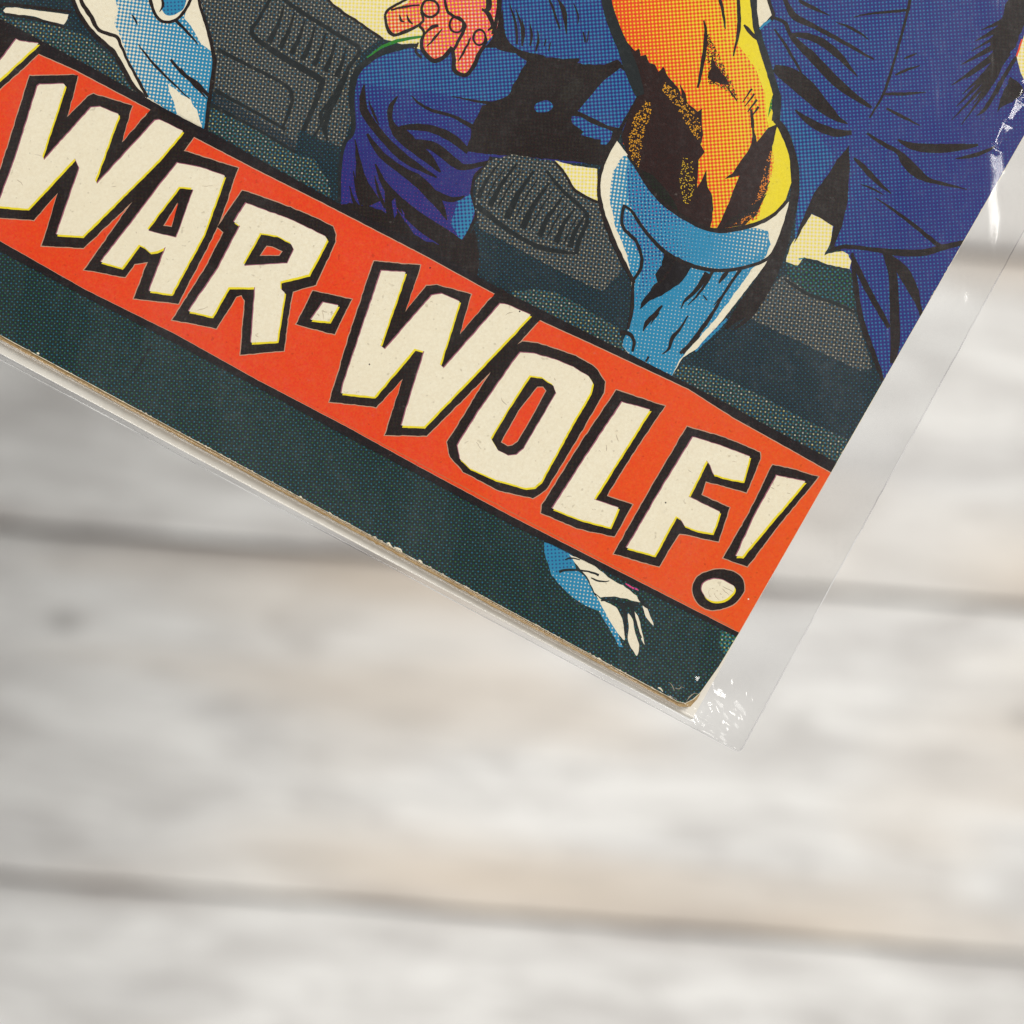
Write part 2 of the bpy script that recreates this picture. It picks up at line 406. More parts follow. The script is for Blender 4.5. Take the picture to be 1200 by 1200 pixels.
K_([(232, -40), (233, 0), (244, 37), (251, 72), (249, 92), (246, 112), (241, 152)], [4, 3.5, 5, 5, 4])
K_([(162, 52), (180, 75), (198, 93), (222, 116)], [1, 3, 2.5, 1]); K_([(200, 70), (214, 86), (230, 98), (246, 114)], [3, 4, 6, 3])
K_([(206, 24), (218, 36), (232, 52)], [4, 3, 1.5]); K_([(154, 17), (158, 22), (161, 29)], [1, 2.5, 1]); K_([(212, 80), (228, 100), (243, 116)], [1, 3, 1])
# machine 1
P([(236, -300), (300, -420), (345, -400), (352, -60), (385, 0), (447, 45), (424, 62), (414, 85), (412, 140), (402, 172), (375, 176), (342, 174), (300, 150), (250, 108), (254, 72), (247, 37), (233, -10)], GREY)
P([(252, 108), (300, 138), (345, 165), (348, 178), (300, 152), (250, 122)], GREYD)
P([(249, 124), (300, 152), (345, 180), (368, 186), (385, 212), (391, 234), (340, 207), (290, 178), (243, 152)], GREEN, jit=.8)
P([(385, -330), (385, 0), (447, 45), (500, 60), (560, 30), (600, -330)], PALEY)
K_([(352, -60), (385, 0), (420, 26), (449, 46)], [3, 3, 3])
K_([(255, 58), (290, 76), (325, 94), (339, 104), (342, 118), (336, 138), (331, 150)], [5, 4, 4, 5, 4, 3], BLKG)
K_([(252, 106), (300, 132), (335, 152)], [5, 4, 4], BLKG); K_([(248, 123), (300, 151), (346, 178)], [5, 3, 4], BLKG)
K_([(318, -4), (305, 20), (296, 40), (330, 66), (374, 92), (376, 100), (369, 122), (354, 156)], [4, 4, 6, 8, 7, 6, 5], BLKG)
K_([(326, -6), (350, 12), (395, 40), (421, 58), (408, 80), (388, 118), (375, 148), (362, 168)], [4, 5, 5, 5, 3, 3, 3], BLKG)
for k in range(7):
    x, y = 333+12.2*k, 6+8.2*k
    K_([(x, y), (x-6, y+20), (x-18+k, y+44-k*1.5)], [2, 4, 7], BLKG)
for k in range(4):
    K_([(412-6*k, 72+14*k), (400-8*k, 104+10*k), (378-5*k+k*7, 150+5*k)], [2, 4, 3], BLKG)
P([(352, 152), (372, 162), (400, 172), (402, 200), (396, 238), (388, 232), (384, 206), (368, 184), (346, 176)], TEALD, jit=.8)
# --- knee and coat, blue cloth
P([(419, 87), (430, 74), (445, 66), (480, 56), (500, 60), (583, 40), (585, -60), (560, -500), (760, -520), (712, -60), (722, 40), (755, 105), (742, 135), (718, 170), (705, 192), (640, 190), (576, 184), (572, 192), (558, 206), (553, 228), (557, 250), (551, 270), (541, 284), (556, 320), (500, 294), (400, 242), (397, 205), (402, 172), (413, 156), (414, 120)], COAT, grad=(440, 60, 420, 230, COATP))
P([(421, 92), (445, 69), (480, 59), (500, 66), (520, 74), (560, 66), (600, 60), (615, 76), (596, 112), (550, 118), (520, 110), (470, 104), (430, 98)], COATL, True, jit=.5, grad=(500, 60, 500, 120, COAT))
P([(536, 236), (554, 226), (556, 248), (550, 268), (540, 282), (528, 262), (532, 250)], (0.95, .40, 0, 0), jit=.5, grad=(556, 250, 525, 240, COAT))
# coat folds
for s in ([(589, 12), (590, 37), (598, 56)], [(597, 4), (604, 28), (606, 52)], [(604, 10), (611, 30), (612, 54)], [(612, 22), (614, 38), (612, 52)], [(621, 28), (623, 42), (621, 54)], [(630, 36), (631, 48), (628, 60)], [(641, -8), (648, 10), (656, 34)]):
    K_(s, [1, 3, 2])
P([(583, -40), (590, -40), (588, 10), (592, 40), (606, 57), (640, 66), (600, 62), (580, 55), (577, 40), (584, 20)], BLK, True)
K_([(653, -2), (661, 14), (664, 40)], [1, 6, 1]); K_([(672, 4), (677, 16), (677, 28)], [1, 2, 1]); K_([(684, 38), (686, 50)], [2, 5, 2]); K_([(690, 36), (688, 50)], 1.5)
K_([(640, 46), (638, 54)], 1.5); K_([(645, 50), (643, 60)], 1.5)
P([(617, 72), (598, 57), (640, 67), (660, 69), (680, 68), (676, 74), (690, 76), (708, 76), (725, 70), (735, 82), (753, 105), (735, 140), (727, 158), (720, 170), (704, 194), (680, 190), (650, 187), (610, 183), (575, 181), (545, 178), (552, 162), (551, 150), (566, 124), (585, 116), (596, 112), (604, 96)], BLK, jit=.8)
P([(727, 80), (733, 84), (750, 106), (738, 128), (725, 150), (712, 147), (700, 141), (677, 130), (690, 115), (708, 94)], COATL)
P([(670, 136), (680, 137), (696, 146), (718, 154), (716, 163), (710, 170), (704, 169), (704, 164), (680, 158), (684, 155), (670, 144)], COATL, jit=.6)
P([(627, 124), (633, 119), (642, 118), (648, 124), (644, 130), (634, 132), (628, 130)], COATL, True)
P([(657, 108), (668, 96), (684, 92), (680, 106), (666, 118), (658, 118)], (.2, .3, .4, .985), True, jit=1.)
for s, w in (([(427, 99), (425, 118), (430, 136), (450, 162), (475, 186), (512, 208)], [2, 8, 10, 9, 10, 2]),
             ([(466, 113), (458, 126), (458, 142), (470, 160), (500, 184), (516, 202)], [2, 6, 6, 13, 12, 2]),
             ([(482, 112), (492, 122), (508, 130), (530, 136), (556, 150)], [1, 3, 4, 4, 6]),
             ([(460, 153), (480, 149), (505, 151), (530, 162), (549, 178)], [4, 7, 9, 10, 7]),
             ([(478, 164), (494, 168), (510, 173), (532, 190), (545, 196), (575, 190)], [2, 9, 11, 11, 7, 5]),
             ([(530, 113), (560, 119), (592, 123)], [1, 3, 6]),
             ([(440, 192), (450, 215), (465, 234), (490, 258), (520, 278), (542, 290)], [2, 7, 12, 18, 20, 14]),
             ([(430, 157), (446, 180), (467, 197), (492, 214), (512, 236), (524, 258)], [3, 8, 9, 14, 12, 1]),
             ([(495, 218), (512, 228), (530, 234), (544, 230)], [5, 8, 6, 2]),
             ([(452, 222), (458, 245), (470, 268), (482, 284)], [2, 12, 18, 16]),
             ([(416, 163), (420, 190), (424, 214), (436, 240)], [1, 6, 14, 22]),
             ([(432, 118), (438, 134), (444, 146)], [1, 3, 1]), ([(414, 200), (418, 222), (424, 240)], [1, 3, 5]),
             ([(470, 150), (478, 158), (492, 172)], [2, 6, 4]), ([(410, 218), (413, 232), (420, 244)], [1, 3, 5]), ([(439, 206), (444, 226), (452, 244)], [1, 4, 3])):
    K_(s, w)
P([(398, 240), (412, 238), (440, 244), (458, 252), (476, 268), (496, 282), (520, 288), (541, 284), (556, 268), (562, 300), (560, 326), (480, 284)], BLK, jit=.9)
P([(459, 236), (463, 232), (465, 250), (462, 256)], COATP); P([(470, 244), (474, 250), (475, 262)], COATP)
K_([(500, 42), (470, 47), (448, 55), (430, 68)], [2, 4, 3, 2], (1, .2, .75, .1))
K_([(490, 53), (468, 55), (445, 63), (424, 78), (415, 92), (412, 115), (414, 153), (403, 170), (398, 205), (398, 236)], [4, 6, 7, 8, 5, 4, 4], BLKG)
K_([(576, 184), (570, 194), (557, 206), (553, 228), (558, 250), (550, 270), (541, 286)], [4, 3, 4])
# --- hand resting on the knee
HAND = [(451, 18), (457, 10), (482, -2), (482, -60), (540, -260), (600, -260), (586, -40), (585, 5), (583, 30), (577, 42), (568, 52), (561, 64), (556, 75), (546, 86), (534, 83), (531, 70), (529, 57), (520, 66), (508, 70), (497, 61), (494, 50), (497, 38), (491, 30), (476, 35), (462, 40), (454, 33)]
P(HAND, SKIN, True, sub=4, jit=.2, grad=(452, 20, 560, 60, (0, .62, .55, 0)))
P([(583, 38), (592, 34), (590, 56), (568, 56)], BLK)
for s, w in (([(451, 18), (457, 10), (482, -3), (500, -8)], 3), ([(451, 18), (454, 33), (462, 41), (478, 36), (492, 29)], [3, 4, 4, 3]),
             ([(458, 12), (475, 8), (492, 6)], [2, 3, 2]), ([(468, 17), (470, 24), (474, 26)], [1, 3, 1]), ([(477, 17), (479, 24), (484, 28)], [1, 3, 1]),
             ([(494, 14), (496, 24), (492, 30), (497, 38), (494, 50), (497, 61), (508, 71), (520, 67), (530, 55)], [3, 3, 4, 5, 5]),
             ([(530, 56), (532, 70), (533, 83), (546, 88), (556, 76), (562, 62), (569, 53)], [4, 5, 5, 5, 4]),
             ([(520, -8), (524, 12), (530, 18), (544, 27), (544, 34), (537, 48), (531, 60)], [3, 4, 3, 4, 3]),
             ([(498, 40), (506, 32), (514, 30)], [2, 4, 3]), ([(500, 55), (510, 44), (518, 34)], [1, 3, 1]), ([(537, 72), (544, 60), (552, 44)], [1, 3, 2]),
             ([(565, 10), (573, 18), (577, 30), (572, 36)], [2, 6, 4, 2]), ([(583, -30), (584, 8), (578, 40)], [3, 4, 5]), ([(570, -20), (573, 8), (565, 13)], [5, 7, 2]),
             ([(568, 40), (570, 48), (566, 54)], [2, 3, 3]), ([(490, 70-20), (487, 60), (494, 68)], [2, 3, 3])):
    K_(s, w)
A.ring(504, 10, 10, 10, 3); A.ring(535, 29, 8, 9, 2.6); A.ring(562, 44, 7, 9, 2.6)
# --- machine 2, pale corner
P([(573, 188), (600, 181), (650, 189), (662, 206), (677, 227), (701, 238), (712, 275), (729, 313), (724, 323), (706, 341), (690, 335), (650, 315), (600, 288), (562, 268), (557, 245), (557, 212)], GREY, jit=.7)
P([(650, 188), (672, 194), (700, 198), (700, 236), (688, 230), (675, 222), (664, 208), (661, 199)], PALEY, jit=.3)
K_([(650, 190), (662, 204), (675, 224), (700, 237)], [2, 3, 3])
for a, b, w in (((560, 232), (588, 188), 4), ((574, 242), (606, 192), 5), ((594, 256), (626, 200), 6), ((612, 268), (644, 214), 6), ((632, 277), (660, 230), 5), ((652, 284), (674, 244), 5), ((668, 290), (686, 252), 5)):
    K_([a, ((a[0]+b[0])/2-3, (a[1]+b[1])/2), b], [w+2, w, w-3], BLKG)
    K_([(a[0]+9, a[1]+2), ((a[0]+b[0])/2+7, (a[1]+b[1])/2+2), (b[0]+5, b[1]+8)], [2, 2, 1], BLKG)
K_([(640, 200), (660, 224), (684, 246), (688, 258), (678, 284), (675, 298)], [3, 5, 4, 5, 6], BLKG)
K_([(558, 240), (585, 262), (612, 280), (640, 292), (674, 297)], [7, 6, 5, 6, 3], BLKG)
P([(600, 342), (628, 338), (650, 342), (680, 358), (724, 384), (733, 408), (738, 418), (700, 400), (640, 370), (600, 348)], GREEN, jit=.9)
# --- machine 3 right
P([(917, 322), (935, 322), (960, 345), (1000, 362), (1007, 380), (1022, 432), (1008, 434), (950, 407), (877, 372), (900, 342)], GREY, jit=.7)
P([(920, 308), (940, 306), (995, 318), (1002, 330), (1002, 362), (950, 344), (925, 327)], (.85, .4, .5, .62), jit=.7)
K_([(918, 326), (945, 344), (975, 354), (1002, 366)], [3, 4, 4, 3], BLKG)
P([(787, 441), (800, 426), (820, 430), (860, 448), (900, 468), (950, 495), (993, 515), (982, 545), (897, 498), (850, 472)], GREEN, jit=.7)
# --- coat right
P([(903, -80), (880, -560), (1700, -560), (1340, -80), (1205, 160), (1060, 405), (1034, 448), (1020, 407), (1007, 370), (1000, 325), (985, 292), (972, 285), (976, 265), (950, 251), (930, 292), (936, 225), (932, 170), (916, 140), (912, 112), (900, 70), (889, 37), (905, 22), (900, 0)], COAT, grad=(910, 200, 1000, 170, (1, .76, 0, 0)))
P([(914, 150), (930, 175), (936, 225), (932, 280), (948, 236), (978, 184), (960, 160), (930, 135), (916, 118)], COATL, jit=.5, grad=(920, 200, 985, 180, COAT))
P([(951, 251), (964, 257), (976, 265), (974, 280), (972, 286), (966, 299), (976, 296), (987, 294), (993, 298), (997, 306), (996, 315), (984, 313), (970, 310), (958, 305), (942, 301), (935, 311), (921, 307), (927, 286), (938, 272)], PALEY, jit=.6)
K_([(936, 304), (942, 302)], [2, 3, 1], (1, .1, .4, 0))
P([(995, 170), (996, 200), (993, 237), (986, 268), (976, 292), (972, 288), (977, 265), (951, 250), (930, 286), (938, 262), (955, 225), (970, 205), (981, 187)], BLK, jit=.5)
for s, w in (([(917, -6), (930, 18), (952, 30), (975, 42), (1000, 56), (1024, 70)], [4, 8, 6, 5, 4, 2]),
             ([(936, 0), (950, 8), (972, 18)], [3, 5, 1]),
             ([(905, 20), (920, 27), (926, 40), (936, 52), (952, 67), (980, 96), (1000, 112), (1021, 126)], [3, 5, 5, 8, 11, 11, 8, 4]),
             ([(928, 41), (944, 42), (964, 50), (984, 66), (1005, 90)], [5, 7, 9, 8, 1]),
             ([(907, 34), (920, 52), (935, 78), (942, 93)], [2, 3.5, 3, 1]),
             ([(907, 80), (920, 86), (940, 100), (964, 124), (980, 138), (993, 145)], [8, 18, 22, 16, 8, 1]),
             ([(932, 129), (945, 140), (962, 150), (982, 156), (998, 155)], [2, 7, 10, 9, 5]),
             ([(1066, -30), (1066, 0), (1062, 20), (1050, 64), (1036, 108), (1019, 138)], [3, 4, 3, 3, 3, 2]),
             ([(1000, 20), (1020, 16), (1040, 14), (1063, 12)], [1, 2.5, 3, 3]), ([(980, 26), (1000, 34), (1018, 46)], [1, 3.5, 1]),
             ([(1059, 69), (1066, 66), (1075, 63)], [1, 3, 1]), ([(1049, 88), (1062, 82), (1078, 77)], [1.5, 3.5, 1]), ([(1036, 110), (1058, 110), (1085, 108)], [3, 4, 1]),
             ([(1039, 127), (1056, 136), (1078, 147)], [2.5, 4, 1]),
             ([(1016, 156), (1034, 168), (1052, 178), (1062, 190), (1074, 202), (1088, 211), (1108, 216), (1133, 222)], [2.5, 5, 6, 12, 12, 6, 4, 1]),
             ([(1052, 164), (1068, 171), (1092, 174), (1120, 173), (1146, 170)], [2, 8, 11, 9, 3]), ([(1120, 186), (1145, 181), (1166, 172)], [1.5, 5, 2]),
             ([(1001, 185), (1012, 196), (1026, 211), (1044, 227)], [2.5, 6.5, 6, 1.5]), ([(1009, 216), (1022, 221), (1035, 228)], [1, 2.5, 1]),
             ([(1026, 232), (1050, 248), (1076, 268), (1098, 286), (1110, 291)], [1, 3.5, 5, 5, 4]),
             ([(972, 294), (990, 289), (1020, 292), (1052, 296), (1082, 296), (1105, 290), (1130, 284)], [3, 5, 5, 8, 8, 7, 5]),
             ([(1036, 296), (1046, 322), (1048, 360), (1049, 400), (1046, 426)], [4, 10, 11, 11, 6]),
             ([(1040, 298), (1058, 318), (1070, 340), (1076, 356), (1080, 370)], [4, 14, 12, 6, 5]),
             ([(998, 298), (1010, 326), (1026, 356), (1042, 384)], [4, 7, 7, 5]), ([(999, 296), (1002, 330), (1010, 376), (1024, 416), (1035, 446)], [3, 6, 6, 6, 4])):
    K_(s, w)
P([(1210, -60), (1196, -30), (1180, 2), (1172, 26), (1160, 48), (1166, 70), (1178, 68), (1188, 58), (1200, 30), (1240, -30)], BLK, jit=1.2)
P([(1184, 90), (1192, 94), (1200, 108), (1190, 118), (1176, 124), (1168, 133), (1174, 112)], BLK, jit=1.2)
for e, w in (((1150, 35), 4), ((1143, 48), 5), ((1126, 76), 5), ((1115, 100), 5), ((1128, 110), 4), ((1121, 125), 5), ((1116, 140), 4), ((1127, 146), 3), ((1138, 60), 3), ((1132, 92), 3), ((1140, 122), 4), ((1150, 118), 3)):
    sx = 1178+random.uniform(-5, 8); sy = min(e[1]*0.55+2, 62)
    K_([(sx, sy), ((sx+e[0])/2+4, (sy+e[1])/2-1), e], [7, w+1, 0.8])
for k in range(7):
    K_([(1196-4*k, 60+6*k), (1180-4*k, 84+7*k), (1168-4*k, 112+4*k)], [4, 4, .8])
P([(1204, 30), (1198, 48), (1191, 66), (1197, 88), (1204, 100), (1260, 60), (1260, 0)], PALEY); K_([(1198, 46), (1191, 66)], 2, RED)
# --- furred forearm
def inside(p, q):
    r_ = False
    for i in range(len(q)):
        (x1, y1), (x2, y2) = q[i], q[i-1]
        if (y1 > p[1]) != (y2 > p[1]) and p[0] < (x2-x1)*(p[1]-y1)/(y2-y1)+x1: r_ = not r_
    return r_
def stipple(poly, dens, ink, r0=.5, r1=.95):
    xs = [p[0] for p in poly]; ys = [p[1] for p in poly]
    for _ in range(int(dens*(max(xs)-min(xs))*(max(ys)-min(ys)))):
        c = (random.uniform(min(xs), max(xs)), random.uniform(min(ys), max(ys)))
        if inside(c, poly):
            rr = random.uniform(r0, r1); P([(c[0]+rr*math.cos(a*1.2566)*random.uniform(.8, 1.3), c[1]+rr*math.sin(a*1.2566)) for a in range(5)], ink, jit=0)
ARM = [(700, -520), (712, -60), (714, 0), (733, 55), (752, 105), (735, 150), (730, 168), (738, 182), (747, 200), (762, 228), (790, 250), (835, 269), (870, 266), (900, 256), (920, 236), (927, 214), (925, 182), (912, 150), (902, 122), (908, 104), (900, 82), (887, 50), (882, 0), (880, -60), (872, -520)]
P(ARM, YEL)
P([(700, -520), (712, -60), (714, 0), (733, 55), (752, 105), (735, 150), (730, 168), (738, 182), (747, 200), (762, 228), (790, 250), (835, 269), (870, 266), (888, 256), (900, 217), (907, 190), (903, 165), (899, 140), (896, 108), (885, 80), (866, 54), (865, 0), (862, -60), (850, -520)], ORG2, grad=(722, 40, 800, 20, ORG), jit=.5)
P([(735, 50), (744, 60), (749, 57), (751, 66), (757, 64), (761, 74), (768, 76), (772, 84), (777, 78), (783, 90), (789, 97), (794, 102), (798, 112), (797, 98), (803, 110), (806, 120), (812, 126), (818, 131), (823, 127), (822, 142), (824, 158), (821, 170), (826, 178), (818, 188), (818, 204), (817, 220), (822, 212), (828, 199), (829, 218), (834, 228), (836, 246), (832, 269), (800, 256), (770, 238), (750, 208), (735, 182), (728, 160), (735, 140), (750, 108), (741, 84), (731, 64)], BROWN, jit=.5)
stipple([(757, 118), (764, 122), (762, 136), (757, 150), (751, 180), (748, 200), (742, 190), (737, 176), (737, 160), (743, 138)], .24, (0, .5, 1, 2.1), .45, .9)
stipple([(779, 96), (790, 104), (800, 116), (816, 134), (822, 150), (819, 166), (812, 158), (800, 138), (788, 120), (775, 104)], .24, (0, .5, 1, 2.1), .45, .9)
stipple([(801, 184), (811, 188), (815, 214), (808, 242), (801, 236), (796, 210)], .16, (0, .25, 1, 2.15), .45, .8)
P([(911, 145), (908, 160), (905, 172), (902, 196), (899, 222), (888, 250), (872, 264), (840, 269), (852, 242), (860, 222), (866, 206), (849, 210), (858, 203), (865, 193), (878, 175), (882, 160), (880, 138), (884, 152), (887, 167), (893, 158), (900, 150)], BROWN, jit=.5)
stipple([(905, 172), (907, 190), (901, 220), (888, 250), (870, 262), (856, 264), (874, 252), (888, 228), (894, 205), (899, 186)], .22, (0, .72, 1, 2.1), .45, .9)
stipple([(826, 28), (832, 44), (842, 64), (858, 98), (866, 119), (850, 106), (838, 99), (830, 98), (828, 70)], .34, (0, .8, 1, 2.95), .55, 1.1)
P([(833, 66), (838, 76), (846, 84), (856, 100), (846, 99), (840, 95), (836, 99), (829, 90), (833, 80)], BROWN, jit=.8)
for s, w in (([(825, 24), (827, 40), (825, 64), (818, 103)], [1.5, 4, 5, 2.5]), ([(840, -14), (846, 8), (850, 34)], [4, 4, 1.5]), ([(863, -20), (866, 14), (865, 40), (859, 66)], [3, 4.5, 4, 1.5]),
             ([(881, 104), (870, 120)], [2.5, 1]), ([(884, 110), (873, 125)], [2.5, 1]), ([(887, 117), (876, 131)], [3, 1]), ([(889, 125), (880, 138)], [3, 1]), ([(880, 128), (882, 150)], [3, 4]),
             ([(872, 29), (879, 38), (888, 46)], [3, 5, 4]), ([(850, 100), (858, 110), (864, 119)], [1, 2, 1])):
    K_(s, w)
for k in range(9):                                        # short hair ticks along the shadow edge
    x = 886-4.2*k; y = 244+2.3*k; K_([(x+12, y-16+k), (x+4, y-5), (x-5, y+6)], [1, 3, 1], BLK)
for k in range(6): K_([(902-3*k, 212+7*k), (897-3*k, 222+7*k)], [1, 2.2, 1])
K_([(696, -520), (708, -60), (711, 0), (721, 34), (732, 60), (742, 88), (750, 112)], [10, 10, 12, 13, 14, 16, 10], BLKG)
K_([(872, -520), (880, -60), (884, 14), (888, 38), (897, 68), (907, 100), (911, 118), (909, 142)], [6, 6, 7, 8, 8, 8, 9, 9], BLKG)
P([(902, 124), (905, 112), (904, 128), (900, 138)], (.8, 0, 1, 0))
P([(885, -80), (899, -80), (899, 0), (904, 18), (898, 25), (890, 32), (887, 12)], CREAM); K_([(890, 34), (897, 28), (905, 22)], [2, 3, 2], (1, .1, .1, 0))
K_([(901, -60), (901, -4), (906, 16), (904, 24)], [3, 4, 3])
# --- cuffed glove
GL = [(722, 164), (712, 185), (702, 212), (706, 245), (725, 297), (740, 330), (741, 360), (736, 385), (729, 405), (740, 419), (787, 441), (800, 419), (815, 410), (830, 395), (850, 371), (897, 310), (914, 275), (925, 236), (900, 257), (870, 268), (835, 271), (795, 253), (757, 212), (737, 184)]
P(GL, CREAM)
P([(730, 183), (719, 200), (714, 228), (720, 262), (735, 300), (741, 330), (741, 362), (736, 385), (729, 405), (740, 418), (787, 441), (797, 421), (815, 400), (840, 372), (862, 342), (880, 317), (896, 302), (903, 286), (900, 271), (885, 267), (835, 270), (795, 252), (757, 211), (738, 184)], (.60, 0, 0, 0), grad=(718, 240, 770, 260, (.78, 0, 0, 0)), jit=.7)
P([(736, 183), (757, 211), (795, 252), (835, 271), (836, 290), (830, 306), (806, 309), (783, 297), (757, 272), (742, 250), (734, 228), (735, 205)], PBLUE, grad=(800, 270, 840, 285, MBLUE), jit=.7)
P([(835, 271), (870, 268), (890, 268), (900, 276), (898, 290), (884, 302), (862, 311), (832, 312)], (.80, 0, 0, 0), jit=.7, grad=(840, 290, 900, 285, (.62, 0, 0, 0)))
P([(731, 246), (742, 254), (760, 280), (783, 298), (810, 312), (812, 330), (800, 345), (770, 368), (750, 386), (738, 386), (741, 360), (750, 330), (751, 302), (740, 281), (732, 268)], PBLUE, grad=(770, 310, 800, 345, MBLUE), jit=.7)
P([(779, 296), (796, 302), (811, 312), (806, 320), (800, 329), (786, 340), (775, 347), (762, 352), (750, 363), (752, 354), (762, 340), (770, 330), (768, 322), (775, 310)], (1, .8, .3, 1), jit=.9)
P([(751, 199), (765, 205), (780, 222), (790, 236), (798, 254), (780, 243), (764, 226)], (1, .5, 1, .9), jit=.4)
for s, w in (([(732, 241), (742, 250), (756, 271), (780, 296), (810, 311), (840, 317), (870, 314), (898, 304), (914, 286)], [3, 4, 4, 5, 5, 4, 4, 5]),
             ([(732, 240), (729, 254), (731, 268), (746, 284), (752, 304), (749, 318), (742, 328)], [4, 4, 4, 4]),
             ([(735, 182), (748, 200), (764, 224), (790, 248), (832, 269), (870, 267), (902, 255), (922, 236)], [3, 4, 5, 5, 6, 4, 4]),
             ([(723, 162), (711, 184), (702, 212), (704, 240), (716, 276), (730, 306), (743, 332)], [3, 3, 4, 5, 5, 5, 4]),
             ([(909, 140), (922, 160), (931, 194), (931, 230), (922, 268), (912, 298), (896, 330), (872, 366), (852, 386)], [8, 8, 9, 10, 12, 15, 20, 22, 8]),
             ([(727, 389), (738, 392), (743, 400), (741, 412)], [5, 5, 4, 3]), ([(742, 330), (741, 360), (736, 386)], [3, 4, 3]),
             ([(829, 320), (816, 340), (803, 352), (798, 362)], [7, 5, 3, 1]), ([(835, 318), (822, 340), (806, 358)], [4, 3, 1]), ([(853, 318), (848, 324), (842, 332)], [3, 5, 1.5]),
             ([(868, 316), (852, 338), (838, 362), (822, 386), (800, 414)], [4, 3, 4, 5, 4]), ([(862, 324), (850, 342), (836, 358)], [1, 2.5, 1]),
             ([(806, 370), (798, 384), (788, 396), (784, 408), (776, 415)], [1.5, 3, 5, 3, 1]), ([(776, 358), (768, 368), (758, 378), (754, 388)], [2, 5, 5, 1]),
             ([(772, 366), (762, 380)], [3, 1]), ([(822, 330), (812, 344), (800, 356)], [1, 3, 1]), ([(760, 418), (757, 424)], 2.5), ([(824, 346), (829, 352)], 1.5),
             ([(818, 392), (810, 402), (797, 414)], [6, 5, 3]), ([(790, 306), (778, 326), (764, 338)], [2, 3, 1])):
    K_(s, w)
K_([(852, 374), (838, 388), (826, 400), (815, 412)], [3, 4, 3, 2], (.95, .35, 0, 0))
P([(862, 378), (874, 372), (850, 394), (833, 410), (820, 418), (828, 404)], TEALD)
# --- pale claw at the bottom strip
P([(637, 635), (657, 641), (671, 650), (675, 667), (685, 675), (697, 697), (707, 712), (722, 737), (730, 758), (726, 758), (717, 742), (702, 716), (683, 708), (665, 695), (647, 675), (640, 655)], (.80, .12, 0, 0), grad=(645, 660, 690, 690, (.72, 0, 0, 0)), jit=.6)
P([(637, 635), (657, 641), (671, 650), (673, 662), (655, 672), (645, 668), (640, 655)], (.92, .35, 0, 0), jit=.6)
P([(667, 650), (680, 655), (695, 662), (706, 671), (716, 679), (730, 686), (746, 698), (750, 706), (735, 702), (720, 699), (704, 700), (697, 694), (687, 675), (676, 662)], CREAM, jit=.5)
P([(699, 698), (705, 703), (721, 711), (728, 722), (731, 735), (732, 750), (724, 742), (712, 723)], CREAM, True)
P([(736, 719), (741, 726), (744, 740), (749, 756), (747, 768), (743, 764), (736, 750), (737, 736)], CREAM, True)
P([(743, 716), (748, 722), (752, 738), (756, 756), (752, 750), (748, 738)], CREAM); P([(753, 710), (757, 711), (762, 722), (766, 733), (759, 726), (755, 718)], CREAM, True)
for s, w in (([(655, 670), (664, 668), (676, 668), (690, 670), (702, 674)], [3, 3, 2, 3]), ([(692, 677), (702, 681), (714, 681)], [1.5, 2, 1]), ([(662, 656), (668, 654), (680, 656)], [1.5, 2, 1]),
             ([(704, 704), (716, 703), (728, 708), (738, 708), (749, 708)], [2, 3, 4, 5, 4]), ([(728, 708), (733, 722), (733, 745)], [4, 4, 2]), ([(740, 710), (744, 726), (752, 748)], [5, 3, 1]), ([(748, 700), (756, 710), (762, 714)], [3, 3, 1])):
    K_(s, w, BLKG)
K_([(733, 684), (742, 689), (748, 692)], [1, 2, 1], (.3, 1, .2, 0)); 
# chips and rubs along the bottom edge
for x, y, l in ((452, 636, 8), (462, 641, 10), (490, 657, 5), (385, 601, 4), (350, 582, 3), (560, 698, 4), (640, 739, 3), (42, 414, 3), (700, 772, 4), (770, 806, 7), (745, 797, 5)):
    K_([(x, y), (x+l*.5, y+l*.15), (x+l, y+l*.62)], [.8, 2.6, .8], (.15, .08, .1, .08), jit=.9)
for _ in range(85):
    t = random.random()**.8; x = 794*t; y = 393+429.5*t-random.uniform(.2, 1.2); l = random.uniform(.8, 3.5); w_ = random.uniform(.5, 1.5)
    K_([(x, y), (x+l*.5, y+l*.27-.3), (x+l, y+l*.54)], [.4, w_, .4], (.2, .12, .15, 2.12), False, jit=.3)
for _ in range(36):
    t = random.random(); x = 867+333*t-random.uniform(.2, 1.2); y = 741-581*t; l = random.uniform(.8, 3)
    K_([(x, y), (x+l*.5, y-l*.87)], [.4, random.uniform(.5, 1.2)], (.2, .12, .15, 2.15), False, jit=.3)
for pts in ([(790, 806), (795, 808), (799, 805), (803, 806)], [(804, 822), (809, 816), (815, 812), (818, 813)], [(783, 800), (787, 803), (790, 809)]):
    K_(pts, [.3, 1.1, .6, .3], (.4, .2, .3, 2.35), jit=.8)
A.build('printed_artwork', cover)

